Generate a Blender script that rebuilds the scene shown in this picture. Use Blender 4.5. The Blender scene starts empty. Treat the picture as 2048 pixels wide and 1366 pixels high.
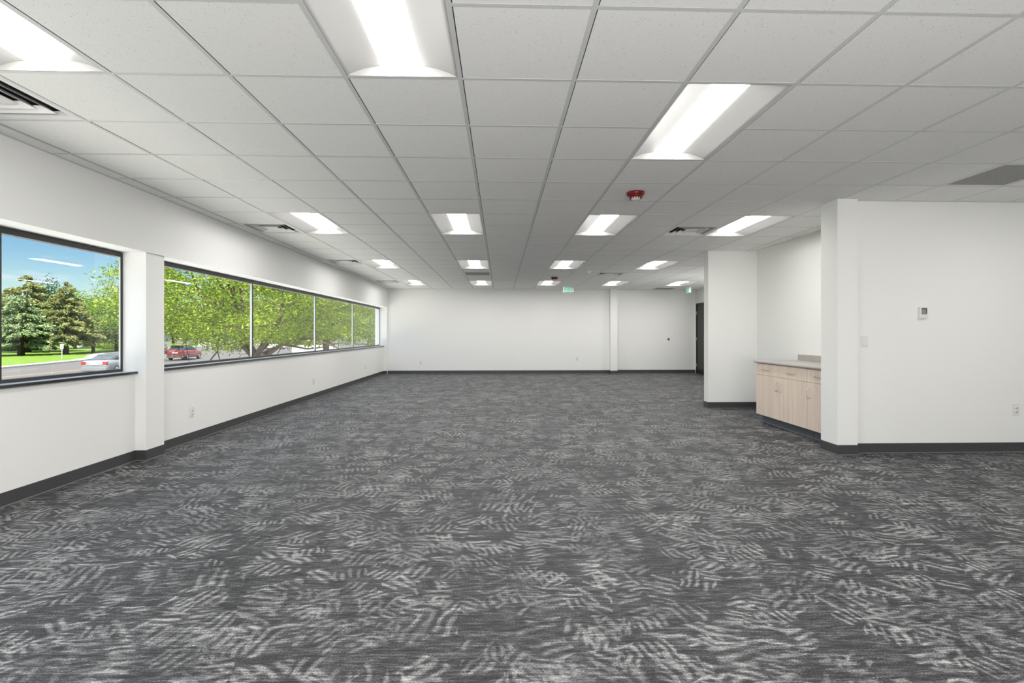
import bpy, bmesh, math, random
import numpy as np
from mathutils import Vector, Matrix
PI = math.pi
sc = bpy.context.scene
COL = sc.collection

# ------------------------------------------------------------------ camera
CH = 1.232            # eye height
HC = CH + 1.3627      # ceiling height
YAW = 0.0302
F = 1008.8
cam_d = bpy.data.cameras.new('camera')
cam_d.sensor_width = 36.0
cam_d.lens = F / 2048 * 36.0
cam_d.shift_x = (1024 - 1030.9) / 2048
cam_d.shift_y = (667.0 - 683.0) / 2048
cam_d.clip_start = 0.05
cam_d.clip_end = 1000
cam = bpy.data.objects.new('camera', cam_d)
COL.objects.link(cam)
cam.location = (0, 0, CH)
cam.rotation_euler = (PI / 2, 0, -YAW)
sc.camera = cam

# ------------------------------------------------------------------ view + world + sun
sc.view_settings.view_transform = 'Standard'
sc.view_settings.look = 'None'
sc.view_settings.gamma = 1.0
sc.view_settings.use_curve_mapping = False
sc.view_settings.exposure = 0.0
sc.cycles.max_bounces = 10
sc.cycles.diffuse_bounces = 8
sc.cycles.glossy_bounces = 3
sc.cycles.transmission_bounces = 4
sc.cycles.transparent_max_bounces = 10
sc.cycles.caustics_reflective = False
sc.cycles.caustics_refractive = False
sc.cycles.sample_clamp_indirect = 4.0
sc.cycles.use_adaptive_sampling = True
sc.cycles.adaptive_threshold = 0.03

world = bpy.data.worlds.new('world')
sc.world = world
world.use_nodes = True
wn = world.node_tree
for n in list(wn.nodes):
    wn.nodes.remove(n)
def wnode(t, **kw):
    n = wn.nodes.new(t)
    for k, v in kw.items():
        setattr(n, k, v)
    return n
w_out = wnode('ShaderNodeOutputWorld')
w_bg = wnode('ShaderNodeBackground')
w_sky = wnode('ShaderNodeTexSky')
w_sky.sky_type = 'NISHITA'
w_sky.sun_disc = False
w_sky.sun_elevation = math.radians(48)
w_sky.sun_rotation = math.radians(170)
w_sky.air_density = 1.0
w_sky.dust_density = 0.1
w_sky.ozone_density = 2.0
w_tc = wnode('ShaderNodeTexCoord')
w_map = wnode('ShaderNodeMapping')
w_map.inputs['Scale'].default_value = (1.0, 1.0, 4.5)
w_noise = wnode('ShaderNodeTexNoise')
w_noise.inputs['Scale'].default_value = 5.5
w_noise.inputs['Detail'].default_value = 7
w_noise.inputs['Roughness'].default_value = 0.6
w_ramp = wnode('ShaderNodeValToRGB')
w_ramp.color_ramp.elements[0].position = 0.55
w_ramp.color_ramp.elements[1].position = 0.72
w_mix = wnode('ShaderNodeMixRGB')
w_mix.inputs['Color2'].default_value = (7.5, 8.2, 9.0, 1)
wl = wn.links.new
wl(w_tc.outputs['Generated'], w_map.inputs['Vector'])
wl(w_map.outputs['Vector'], w_noise.inputs['Vector'])
wl(w_noise.outputs['Fac'], w_ramp.inputs['Fac'])
# broken bright cloud added out of view for daylight, thin wisps near the horizon
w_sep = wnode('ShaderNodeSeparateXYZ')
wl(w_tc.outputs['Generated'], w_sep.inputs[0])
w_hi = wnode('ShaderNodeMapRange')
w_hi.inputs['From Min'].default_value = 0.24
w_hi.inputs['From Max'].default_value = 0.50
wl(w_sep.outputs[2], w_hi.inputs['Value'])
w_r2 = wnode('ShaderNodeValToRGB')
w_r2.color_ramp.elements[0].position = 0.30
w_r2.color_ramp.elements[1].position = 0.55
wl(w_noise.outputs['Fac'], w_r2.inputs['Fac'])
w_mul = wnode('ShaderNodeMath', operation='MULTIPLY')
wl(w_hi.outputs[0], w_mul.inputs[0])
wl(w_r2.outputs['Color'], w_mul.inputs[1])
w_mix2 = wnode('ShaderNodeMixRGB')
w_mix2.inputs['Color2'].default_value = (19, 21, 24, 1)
wl(w_ramp.outputs['Color'], w_mix.inputs['Fac'])
w_hsv = wnode('ShaderNodeHueSaturation')
w_hsv.inputs['Saturation'].default_value = 1.35
wl(w_sky.outputs['Color'], w_hsv.inputs['Color'])
wl(w_hsv.outputs['Color'], w_mix.inputs['Color1'])
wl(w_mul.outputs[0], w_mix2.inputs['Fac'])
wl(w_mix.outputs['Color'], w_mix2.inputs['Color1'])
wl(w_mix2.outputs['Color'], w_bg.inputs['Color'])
wl(w_bg.outputs['Background'], w_out.inputs['Surface'])
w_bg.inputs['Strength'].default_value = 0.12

sun_d = bpy.data.lights.new('sun', 'SUN')
sun_d.energy = 16.0
sun_d.angle = math.radians(0.6)
sun_d.color = (1.0, 0.95, 0.86)
sun = bpy.data.objects.new('sun', sun_d)
COL.objects.link(sun)
# the sun stands high behind the camera and shines along the window wall
sd = Vector((-0.14, 0.66, -0.74)).normalized()
sun.rotation_euler = sd.to_track_quat('-Z', 'Y').to_euler()

LENS_E = 28.0
FLASH = 310.0
def area(name, loc, direction, sx, sy, power, color=(1, 1, 1)):
    d = bpy.data.lights.new(name, 'AREA')
    d.shape = 'RECTANGLE'
    d.size = sx
    d.size_y = sy
    d.energy = power
    d.color = color
    o = bpy.data.objects.new(name, d)
    COL.objects.link(o)
    o.location = loc
    o.rotation_euler = Vector(direction).to_track_quat('-Z', 'Y').to_euler()
    return o
# the photographer's bounced flash, standing behind the camera
area('bounce_flash', (0.6, -2.2, 1.0), (0.0, 0.62, 0.75), 3.2, 1.6, FLASH, (1.0, 0.985, 0.96))
# unseen fill light added behind the stub wall to lift the far ceiling
area('hall_fill', (5.5, 11.6, 0.35), (-0.25, 0.0, 1.0), 1.0, 1.6, 32, (1.0, 0.985, 0.96))

# ------------------------------------------------------------------ materials
def lin(r, g=None, b=None):
    if g is None:
        g = b = r
    f = lambda v: ((v / 255) / 12.92) if v / 255 <= 0.04045 else (((v / 255) + 0.055) / 1.055) ** 2.4
    return (f(r), f(g), f(b), 1)

class NT:
    """small helper over a node tree"""
    def __init__(self, name):
        self.m = bpy.data.materials.new(name)
        self.m.use_nodes = True
        self.t = self.m.node_tree
        self.t.nodes.clear()
        self.out = self.t.nodes.new('ShaderNodeOutputMaterial')
    def n(self, t, ins=None, **kw):
        x = self.t.nodes.new(t)
        for k, v in kw.items():
            setattr(x, k, v)
        if ins:
            for k, v in ins.items():
                self.set(x.inputs[k], v)
        return x
    def set(self, sock, v):
        if hasattr(v, 'is_output') or isinstance(v, bpy.types.NodeSocket):
            self.t.links.new(v, sock)
        else:
            sock.default_value = v
    def math(self, op, a, b=0.0, c=None, clamp=False):
        x = self.n('ShaderNodeMath', operation=op)
        x.use_clamp = clamp
        self.set(x.inputs[0], a)
        self.set(x.inputs[1], b)
        if c is not None:
            self.set(x.inputs[2], c)
        return x.outputs[0]
    def ramp(self, fac, stops, interp='LINEAR'):
        x = self.n('ShaderNodeValToRGB')
        x.color_ramp.interpolation = interp
        els = x.color_ramp.elements
        while len(els) < len(stops):
            els.new(0.5)
        for e, (p, c) in zip(els, stops):
            e.position = p
            e.color = c if hasattr(c, '__len__') else (c, c, c, 1)
        self.set(x.inputs['Fac'], fac)
        return x.outputs['Color']
    def mix(self, fac, a, b, mode='MIX'):
        x = self.n('ShaderNodeMixRGB', blend_type=mode)
        self.set(x.inputs['Fac'], fac)
        self.set(x.inputs['Color1'], a)
        self.set(x.inputs['Color2'], b)
        return x.outputs['Color']
    def bsdf(self, color, rough=0.5, metal=0.0, spec=0.5, normal=None, sheen=None):
        x = self.n('ShaderNodeBsdfPrincipled')
        self.set(x.inputs['Base Color'], color)
        self.set(x.inputs['Roughness'], rough)
        self.set(x.inputs['Metallic'], metal)
        self.set(x.inputs['Specular IOR Level'], spec)
        if normal is not None:
            self.set(x.inputs['Normal'], normal)
        if sheen:
            x.inputs['Sheen Weight'].default_value = sheen
            x.inputs['Sheen Roughness'].default_value = 0.5
        return x
    def done(self, shader):
        self.t.links.new(shader if isinstance(shader, bpy.types.NodeSocket) else shader.outputs[0], self.out.inputs['Surface'])
        return self.m
    def bump(self, height, strength=0.2, dist=0.002):
        x = self.n('ShaderNodeBump')
        x.inputs['Strength'].default_value = strength
        x.inputs['Distance'].default_value = dist
        self.set(x.inputs['Height'], height)
        return x.outputs['Normal']
    def pos(self):
        return self.n('ShaderNodeNewGeometry').outputs['Position']
    def noise(self, vec, scale, detail=2, rough=0.5):
        x = self.n('ShaderNodeTexNoise')
        self.set(x.inputs['Vector'], vec)
        x.inputs['Scale'].default_value = scale
        x.inputs['Detail'].default_value = detail
        x.inputs['Roughness'].default_value = rough
        return x.outputs['Fac']

def simple(name, color, rough=0.5, metal=0.0, spec=0.5, grain=0.0, gscale=40, sheen=None):
    """plain material whose colour varies very slightly with a noise"""
    t = NT(name)
    if grain:
        f = t.noise(t.pos(), gscale, 3)
        c2 = tuple(min(1, c * (1 - grain)) for c in color[:3]) + (1,)
        col = t.mix(f, color, c2)
    else:
        col = color
    return t.done(t.bsdf(col, rough, metal, spec, sheen=sheen))

def m_wall(name='wall_paint', c=(0.86, 0.86, 0.85, 1)):
    t = NT(name)
    p = t.pos()
    orange = t.noise(p, 260, 2)
    big = t.noise(p, 0.8, 2)
    col = t.mix(big, c, (c[0] * 0.97, c[1] * 0.97, c[2] * 0.965, 1))
    return t.done(t.bsdf(col, 0.75, 0, 0.25, t.bump(orange, 0.12, 0.001)))
M_WALL = m_wall()

def m_tile():
    t = NT('ceiling_tile')
    p = t.pos()
    v = t.n('ShaderNodeTexVoronoi')
    t.set(v.inputs['Vector'], p)
    v.inputs['Scale'].default_value = 95
    f = t.noise(p, 22, 2)
    hole = t.math('LESS_THAN', v.outputs['Distance'], t.math('MULTIPLY', f, 0.34))
    sel = t.n('ShaderNodeSeparateColor')
    t.set(sel.inputs[0], v.outputs['Color'])
    pick = t.math('GREATER_THAN', sel.outputs[0], 0.62)
    hole = t.math('MULTIPLY', hole, pick)
    fine = t.noise(p, 420, 2)
    base = t.mix(fine, (0.93, 0.93, 0.91, 1), (0.82, 0.82, 0.80, 1))
    col = t.mix(t.math('MULTIPLY', hole, 0.75), base, (0.30, 0.30, 0.29, 1))
    return t.done(t.bsdf(col, 0.95, 0, 0.1, t.bump(t.math('SUBTRACT', fine, hole), 0.25, 0.001)))
M_TILE = m_tile()
M_TEE = simple('grid_tee_white', (0.66, 0.665, 0.655, 1), 0.45, 0, 0.4, 0.03)
M_GAP = simple('plenum_and_gap_shade', (0.03, 0.03, 0.03, 1), 0.9)
M_WHITEMETAL = simple('white_powder_coat', (0.80, 0.79, 0.78, 1), 0.4, 0, 0.4, 0.02)
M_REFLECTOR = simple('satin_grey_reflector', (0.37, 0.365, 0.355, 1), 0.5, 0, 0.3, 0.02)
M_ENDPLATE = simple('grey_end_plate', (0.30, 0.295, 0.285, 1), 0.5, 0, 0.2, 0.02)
M_VENTDARK = simple('vent_throat_black', (0.015, 0.015, 0.015, 1), 0.8)
M_VENTGREY = simple('vent_grey', (0.5, 0.5, 0.48, 1), 0.5, 0, 0.4, 0.03)
M_EGG = simple('eggcrate_grey', (0.42, 0.42, 0.40, 1), 0.6, 0, 0.3, 0.03)
M_BASE = simple('rubber_base_charcoal', (0.058, 0.058, 0.062, 1), 0.45, 0, 0.5, 0.15, 15)
M_BASEEDGE = simple('rubber_base_edge', (0.17, 0.17, 0.165, 1), 0.5, 0, 0.4)
M_BLACK = simple('black_anodised', (0.018, 0.019, 0.020, 1), 0.35, 0.0, 0.5, 0.1)
M_SILL = simple('black_sill', (0.020, 0.021, 0.024, 1), 0.16, 0.0, 0.8, 0.1)
M_SILLTOP = simple('pale_sill_laminate', (0.62, 0.63, 0.68, 1), 0.25, 0.0, 0.5, 0.05)
M_MULL = simple('white_mullion', (0.75, 0.75, 0.75, 1), 0.4, 0.0, 0.5, 0.05)
M_PLASTIC = simple('white_plastic', (0.76, 0.755, 0.74, 1), 0.35, 0, 0.5, 0.01)
M_SLOT = simple('dark_slot', (0.05, 0.05, 0.05, 1), 0.6)
M_RED = simple('red_plastic', (0.20, 0.008, 0.014, 1), 0.3, 0, 0.5, 0.2, 60)
M_CHROME = simple('brushed_nickel', (0.62, 0.60, 0.57, 1), 0.28, 1.0, 0.5, 0.05)
M_BRASS = simple('brass_hinge', (0.62, 0.52, 0.38, 1), 0.35, 1.0)
M_DOOR = simple('black_door_paint', (0.018, 0.0175, 0.016, 1), 0.42, 0, 0.5, 0.15, 3)
M_LCD = simple('lcd_grey', (0.27, 0.27, 0.30, 1), 0.15, 0, 0.6, 0.1)
M_TOE = simple('toe_kick_slate', (0.085, 0.098, 0.125, 1), 0.4, 0, 0.5, 0.1)
M_TRUNK = simple('bark', (0.10, 0.075, 0.055, 1), 0.95, 0, 0.1, 0.5, 14)

def m_lens():
    t = NT('led_lens')
    e = t.n('ShaderNodeEmission')
    e.inputs['Color'].default_value = (1.0, 0.985, 0.955, 1)
    e.inputs['Strength'].default_value = LENS_E
    return t.done(e)
M_LENS = m_lens()

def m_glass(name='window_glass', tint=(0.97, 0.98, 0.97, 1), refl=0.6):
    t = NT(name)
    tr = t.n('ShaderNodeBsdfTransparent')
    tr.inputs['Color'].default_value = tint
    gl = t.n('ShaderNodeBsdfGlossy')
    gl.inputs['Roughness'].default_value = 0.0
    fr = t.n('ShaderNodeFresnel')
    bf = t.n('ShaderNodeNewGeometry').outputs['Backfacing']
    # a thin pane does not bend the light: use the same index from both sides
    ior = t.math('SUBTRACT', 1.5, t.math('MULTIPLY', bf, 1.5 - 1 / 1.5))
    t.set(fr.inputs['IOR'], ior)
    fac = t.math('MULTIPLY', fr.outputs[0], refl, clamp=True)
    mx = t.n('ShaderNodeMixShader')
    t.set(mx.inputs[0], fac)
    t.t.links.new(tr.outputs[0], mx.inputs[1])
    t.t.links.new(gl.outputs[0], mx.inputs[2])
    return t.done(mx)
M_GLASS = m_glass()

def m_wood():
    t = NT('blonde_wood_laminate')
    p = t.pos()
    mp = t.n('ShaderNodeMapping')
    t.set(mp.inputs['Vector'], p)
    mp.inputs['Scale'].default_value = (60, 60, 1.6)
    g = t.noise(mp.outputs[0], 1.0, 5, 0.6)
    mp2 = t.n('ShaderNodeMapping')
    t.set(mp2.inputs['Vector'], p)
    mp2.inputs['Scale'].default_value = (12, 12, 0.5)
    g2 = t.noise(mp2.outputs[0], 1.0, 2)
    f = t.math('ADD', t.math('MULTIPLY', g, 0.6), t.math('MULTIPLY', g2, 0.4))
    col = t.ramp(f, [(0.35, (0.66, 0.535, 0.44, 1)), (0.52, (0.77, 0.645, 0.545, 1)), (0.68, (0.83, 0.71, 0.61, 1))])
    return t.done(t.bsdf(col, 0.4, 0, 0.4))
M_WOOD = m_wood()

def m_counter():
    t = NT('taupe_laminate')
    p = t.pos()
    a = t.noise(p, 60, 4, 0.7)
    b = t.noise(p, 350, 2)
    f = t.math('ADD', t.math('MULTIPLY', a, 0.7), t.math('MULTIPLY', b, 0.3))
    col = t.ramp(f, [(0.35, (0.33, 0.30, 0.28, 1)), (0.65, (0.49, 0.455, 0.425, 1))])
    return t.done(t.bsdf(col, 0.3, 0, 0.45))
M_COUNTER = m_counter()
M_WOODDARK = simple('cabinet_carcass', (0.10, 0.08, 0.065, 1), 0.6)

def m_carpet():
    t = NT('patterned_carpet')
    p = t.pos()
    # slight waver of the drawing
    wv = t.n('ShaderNodeTexNoise')
    t.set(wv.inputs['Vector'], p)
    wv.inputs['Scale'].default_value = 9
    wv.inputs['Detail'].default_value = 1
    sub = t.n('ShaderNodeVectorMath', operation='SUBTRACT')
    t.set(sub.inputs[0], wv.outputs['Color'])
    sub.inputs[1].default_value = (0.5, 0.5, 0.5)
    sca = t.n('ShaderNodeVectorMath', operation='SCALE')
    t.set(sca.inputs[0], sub.outputs[0])
    sca.inputs['Scale'].default_value = 0.05
    add = t.n('ShaderNodeVectorMath', operation='ADD')
    t.set(add.inputs[0], p)
    t.set(add.inputs[1], sca.outputs[0])
    q = add.outputs[0]
    def layer(off, cellscale, period, thr, steps, half):
        """patches of short parallel dashes, each patch turned its own way"""
        mp = t.n('ShaderNodeMapping')
        t.set(mp.inputs['Vector'], q)
        mp.inputs['Location'].default_value = off
        mp.inputs['Scale'].default_value = (1, 1, 0)
        v = t.n('ShaderNodeTexVoronoi')
        v.voronoi_dimensions = '2D'
        t.set(v.inputs['Vector'], mp.outputs[0])
        v.inputs['Scale'].default_value = cellscale
        sp = t.n('ShaderNodeSeparateColor')
        t.set(sp.inputs[0], v.outputs['Color'])
        ang = t.math('MULTIPLY', t.math('FLOOR', t.math('MULTIPLY', sp.outputs[0], steps)), PI / steps)
        ang = t.math('ADD', ang, 0.3)
        d = t.n('ShaderNodeVectorMath', operation='SUBTRACT')
        t.set(d.inputs[0], mp.outputs[0])
        t.set(d.inputs[1], v.outputs['Position'])
        s = t.n('ShaderNodeSeparateXYZ')
        t.set(s.inputs[0], d.outputs[0])
        ca = t.math('COSINE', ang)
        sa = t.math('SINE', ang)
        u = t.math('ADD', t.math('MULTIPLY', s.outputs[0], ca), t.math('MULTIPLY', s.outputs[1], sa))
        w = t.math('SUBTRACT', t.math('MULTIPLY', s.outputs[1], ca), t.math('MULTIPLY', s.outputs[0], sa))
        k = t.math('FLOOR', t.math('DIVIDE', u, period))
        fr = t.math('FRACT', t.math('DIVIDE', u, period))
        wn_ = t.n('ShaderNodeTexWhiteNoise')
        wn_.noise_dimensions = '2D'
        cb = t.n('ShaderNodeCombineXYZ')
        t.set(cb.inputs[0], t.math('ADD', k, t.math('MULTIPLY', sp.outputs[0], 57.0)))
        t.set(cb.inputs[1], t.math('MULTIPLY', sp.outputs[2], 31.0))
        t.set(wn_.inputs['Vector'], cb.outputs[0])
        rv = wn_.outputs['Value']
        shift = t.math('MULTIPLY', t.math('SUBTRACT', rv, 0.5), half * 0.9)
        ln = t.math('SUBTRACT', half, t.math('ABSOLUTE', t.math('ADD', w, shift)))
        ln = t.math('MULTIPLY', ln, 45.0, clamp=True)
        st = t.math('SUBTRACT', 0.37, t.math('ABSOLUTE', t.math('SUBTRACT', fr, 0.5)))
        st = t.math('MULTIPLY', st, 4.0, clamp=True)
        pick = t.math('GREATER_THAN', sp.outputs[1], thr)
        some = t.math('GREATER_THAN', rv, 0.18)
        return t.math('MULTIPLY', t.math('MULTIPLY', st, ln), t.math('MULTIPLY', pick, some))
    a = layer((0, 0, 0), 5.2, 0.045, 0.30, 5, 0.080)
    b = layer((3.7, 1.9, 0), 6.6, 0.037, 0.36, 4, 0.062)
    c = layer((-2.3, 5.1, 0), 4.0, 0.052, 0.50, 6, 0.105)
    h = t.math('MAXIMUM', t.math('MAXIMUM', a, b), c)
    patch = t.noise(p, 2.2, 3)
    patch = t.ramp(patch, [(0.36, 0.50), (0.58, 1.0)])
    blot = t.ramp(t.noise(p, 11, 2), [(0.35, 0.0), (0.65, 1.0)])
    # threads running across the room
    def streak(sx, sy, detail, rough=0.6):
        mt = t.n('ShaderNodeMapping')
        t.set(mt.inputs['Vector'], p)
        mt.inputs['Scale'].default_value = (sx, sy, 1)
        return t.noise(mt.outputs[0], 1.0, detail, rough)
    thr = streak(13, 85, 2)
    thr2 = streak(3.0, 24, 3)
    spk = streak(130, 230, 2, 0.7)
    th = t.math('ADD', t.math('MULTIPLY', thr, 0.36), t.math('ADD', t.math('MULTIPLY', thr2, 0.24), t.math('MULTIPLY', spk, 0.40)))
    th = t.ramp(th, [(0.41, 0.0), (0.59, 1.0)])
    val = t.math('ADD', t.math('MULTIPLY', th, t.math('ADD', 0.54, t.math('MULTIPLY', blot, 0.16))), t.math('MULTIPLY', t.math('MULTIPLY', h, patch), 0.40))
    col = t.ramp(val, [(0.08, (0.010, 0.0105, 0.012, 1)), (0.38, (0.042, 0.043, 0.048, 1)), (0.72, (0.185, 0.186, 0.190, 1)), (1.0, (0.44, 0.437, 0.428, 1))])
    return t.done(t.bsdf(col, 0.58, 0, 0.42, t.bump(th, 0.5, 0.003)))
M_CARPET = m_carpet()

def m_leaf(name, c1, c2, c3, trans=0.35):
    t = NT(name)
    g = t.n('ShaderNodeNewGeometry')
    col = t.ramp(g.outputs['Random Per Island'], [(0.0, c1), (0.5, c2), (1.0, c3)])
    d = t.n('ShaderNodeBsdfDiffuse')
    t.set(d.inputs['Color'], col)
    tr = t.n('ShaderNodeBsdfTranslucent')
    t.set(tr.inputs['Color'], col)
    mx = t.n('ShaderNodeMixShader')
    mx.inputs[0].default_value = trans
    t.t.links.new(d.outputs[0], mx.inputs[1])
    t.t.links.new(tr.outputs[0], mx.inputs[2])
    return t.done(mx)
M_LOCUST = m_leaf('locust_leaves', (0.05, 0.12, 0.012, 1), (0.19, 0.28, 0.025, 1), (0.40, 0.45, 0.06, 1), 0.4)
M_DECID = m_leaf('deciduous_leaves', (0.05, 0.12, 0.02, 1), (0.14, 0.22, 0.04, 1), (0.28, 0.36, 0.10, 1), 0.3)
M_SPRUCE = m_leaf('spruce_needles', (0.09, 0.14, 0.07, 1), (0.20, 0.27, 0.13, 1), (0.34, 0.42, 0.21, 1), 0.15)
M_OLIVE = m_leaf('olive_needles', (0.10, 0.125, 0.045, 1), (0.20, 0.22, 0.08, 1), (0.34, 0.35, 0.15, 1), 0.15)
M_DARKGREEN = m_leaf('dark_green_leaves', (0.013, 0.043, 0.017, 1), (0.026, 0.073, 0.026, 1), (0.047, 0.107, 0.039, 1), 0.2)

def m_ground(name, ca, cb, scale, rough=0.9):
    t = NT(name)
    p = t.pos()
    f = t.math('ADD', t.math('MULTIPLY', t.noise(p, scale, 5, 0.65), 0.5), t.math('MULTIPLY', t.noise(p, scale * 18, 3, 0.6), 0.5))
    col = t.ramp(f, [(0.3, ca), (0.7, cb)])
    return t.done(t.bsdf(col, rough, 0, 0.2))
M_BOUNCE = m_ground('pale_bounce_paving', (0.70, 0.69, 0.66, 1), (0.80, 0.79, 0.76, 1), 1.0)
M_ASPHALT = m_ground('asphalt', (0.086, 0.082, 0.082, 1), (0.125, 0.118, 0.116, 1), 0.5)
M_GRASS = m_ground('mown_grass', (0.073, 0.142, 0.013, 1), (0.142, 0.224, 0.026, 1), 0.7)
M_CONCRETE = m_ground('curb_concrete', (0.42, 0.41, 0.385, 1), (0.52, 0.51, 0.48, 1), 1.5)
M_YELLOW = simple('yellow_road_paint', (0.301, 0.215, 0.103, 1), 0.8, 0, 0.2, 0.1, 5)
M_WHITELINE = simple('white_road_paint', (0.267, 0.262, 0.258, 1), 0.8, 0, 0.2, 0.1, 5)
M_STUCCO = simple('white_stucco', (0.335, 0.331, 0.318, 1), 0.9, 0, 0.2, 0.06, 3)
M_ROOF = simple('grey_roof', (0.107, 0.103, 0.103, 1), 0.9, 0, 0.2, 0.2, 5)
M_DARKGLASS = simple('dark_glass', (0.03, 0.035, 0.04, 1), 0.08, 0, 0.8)

# ------------------------------------------------------------------ mesh helpers
class MB:
    def __init__(self):
        self.v = []
        self.f = []
        self.smooth = []
    def _add(self, vs, fs, smooth=False):
        n = len(self.v)
        self.v += [tuple(a) for a in vs]
        for f in fs:
            self.f.append(tuple(i + n for i in f))
            self.smooth.append(smooth)
        return self
    def box(self, x0, x1, y0, y1, z0, z1):
        vs = [(x0, y0, z0), (x1, y0, z0), (x1, y1, z0), (x0, y1, z0), (x0, y0, z1), (x1, y0, z1), (x1, y1, z1), (x0, y1, z1)]
        return self._add(vs, [(0, 3, 2, 1), (4, 5, 6, 7), (0, 1, 5, 4), (1, 2, 6, 5), (2, 3, 7, 6), (3, 0, 4, 7)])
    def bbox(self, x0, x1, y0, y1, z0, z1, r=0.004):
        """box with bevelled edges"""
        bm = bmesh.new()
        vs = [bm.verts.new(c) for c in [(x0, y0, z0), (x1, y0, z0), (x1, y1, z0), (x0, y1, z0), (x0, y0, z1), (x1, y0, z1), (x1, y1, z1), (x0, y1, z1)]]
        for f in [(0, 3, 2, 1), (4, 5, 6, 7), (0, 1, 5, 4), (1, 2, 6, 5), (2, 3, 7, 6), (3, 0, 4, 7)]:
            bm.faces.new([vs[i] for i in f])
        bmesh.ops.bevel(bm, geom=bm.edges[:], offset=r, segments=2, affect='EDGES', profile=0.6)
        bm.verts.index_update()
        self._add([v.co[:] for v in bm.verts], [[v.index for v in f.verts] for f in bm.faces])
        bm.free()
        return self
    def extrude(self, poly, axis, a, b, smooth=False, caps=True):
        """poly: 2-D points; axis 0: (y,z) along x, 1: (x,z) along y, 2: (x,y) along z"""
        def P(p, t):
            if axis == 0: return (t, p[0], p[1])
            if axis == 1: return (p[0], t, p[1])
            return (p[0], p[1], t)
        n = len(poly)
        vs = [P(p, a) for p in poly] + [P(p, b) for p in poly]
        fs = [(i, (i + 1) % n, n + (i + 1) % n, n + i) for i in range(n)]
        self._add(vs, fs, smooth)
        if caps:
            self._add([P(p, a) for p in poly], [tuple(range(n))])
            self._add([P(p, b) for p in poly], [tuple(range(n - 1, -1, -1))])
        return self
    def sheet(self, line, axis, a, b, smooth=True):
        """open profile swept along an axis"""
        def P(p, t):
            if axis == 0: return (t, p[0], p[1])
            if axis == 1: return (p[0], t, p[1])
            return (p[0], p[1], t)
        n = len(line)
        vs = [P(p, a) for p in line] + [P(p, b) for p in line]
        return self._add(vs, [(i, i + 1, n + i + 1, n + i) for i in range(n - 1)], smooth)
    def lathe(self, prof, c=(0, 0, 0), seg=24, axis='z', smooth=True, sc_=(1, 1)):
        vs = []
        for r, z in prof:
            for k in range(seg):
                a = 2 * PI * k / seg
                x, y = r * math.cos(a) * sc_[0], r * math.sin(a) * sc_[1]
                if axis == 'z': vs.append((c[0] + x, c[1] + y, c[2] + z))
                elif axis == 'y': vs.append((c[0] + x, c[1] + z, c[2] + y))
                else: vs.append((c[0] + z, c[1] + x, c[2] + y))
        fs = []
        for i in range(len(prof) - 1):
            for k in range(seg):
                fs.append((i * seg + k, i * seg + (k + 1) % seg, (i + 1) * seg + (k + 1) % seg, (i + 1) * seg + k))
        self._add(vs, fs, smooth)
        return self
    def tube(self, pts, rads, seg=8, caps=True):
        pts = [Vector(p) for p in pts]
        if not hasattr(rads, '__len__'):
            rads = [rads] * len(pts)
        rings = []
        up = Vector((0, 0, 1))
        for i, p in enumerate(pts):
            d = (pts[min(i + 1, len(pts) - 1)] - pts[max(i - 1, 0)]).normalized()
            ref = up if abs(d.dot(up)) < 0.95 else Vector((1, 0, 0))
            a = d.cross(ref).normalized()
            b = d.cross(a)
            rings.append([p + (a * math.cos(2 * PI * k / seg) + b * math.sin(2 * PI * k / seg)) * rads[i] for k in range(seg)])
        vs = [v for r in rings for v in r]
        fs = [(i * seg + k, i * seg + (k + 1) % seg, (i + 1) * seg + (k + 1) % seg, (i + 1) * seg + k) for i in range(len(pts) - 1) for k in range(seg)]
        self._add(vs, fs, True)
        if caps:
            self._add(rings[0], [tuple(range(seg))])
            self._add(rings[-1], [tuple(range(seg - 1, -1, -1))])
        return self
    def build(self, name, mat, parent=None, loc=None, rotz=0.0):
        me = bpy.data.meshes.new(name)
        me.from_pydata(self.v, [], self.f)
        me.polygons.foreach_set('use_smooth', self.smooth)
        me.validate()
        bm = bmesh.new()
        bm.from_mesh(me)
        bmesh.ops.recalc_face_normals(bm, faces=bm.faces[:])
        bm.to_mesh(me)
        bm.free()
        me.materials.append(mat)
        o = bpy.data.objects.new(name, me)
        COL.objects.link(o)
        if parent:
            o.parent = parent
        if loc:
            o.location = loc
        if rotz:
            o.rotation_euler = (0, 0, rotz)
        return o

def structure(o):
    o['kind'] = 'structure'
    return o
def tag(o, label, cat, group=None):
    o['label'] = label
    o['category'] = cat
    if group:
        o['group'] = group
    return o
def empty(name, loc=(0, 0, 0), rotz=0.0):
    o = bpy.data.objects.new(name, None)
    o.empty_display_size = 0.1
    COL.objects.link(o)
    o.location = loc
    o.rotation_euler = (0, 0, rotz)
    return o
def thing(name, label, cat, loc=(0, 0, 0), rotz=0.0, group=None):
    return tag(empty(name, loc, rotz), label, cat, group)
def copy_tree(o, parent=None):
    c = o.copy()
    COL.objects.link(c)
    if parent:
        c.parent = parent
    for ch in list(o.children):
        copy_tree(ch, c)
    return c

# ------------------------------------------------------------------ the room
G = 0.6096
X0, Y0 = -0.2139, 2.7078
def gx(i): return X0 + i * G
def gy(j): return Y0 + j * G
XL = -3.41            # header face
XLW = -3.53           # wall under the sill
XGL = -3.646          # glazing
SILL = 0.855
HEAD = 2.018
YB, YF = -5.0, 15.45
XR = 7.55

structure(MB().box(-3.85, XR + 0.1, YB - 0.2, 15.75, -0.12, 0.0).build('floor', M_CARPET))

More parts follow.
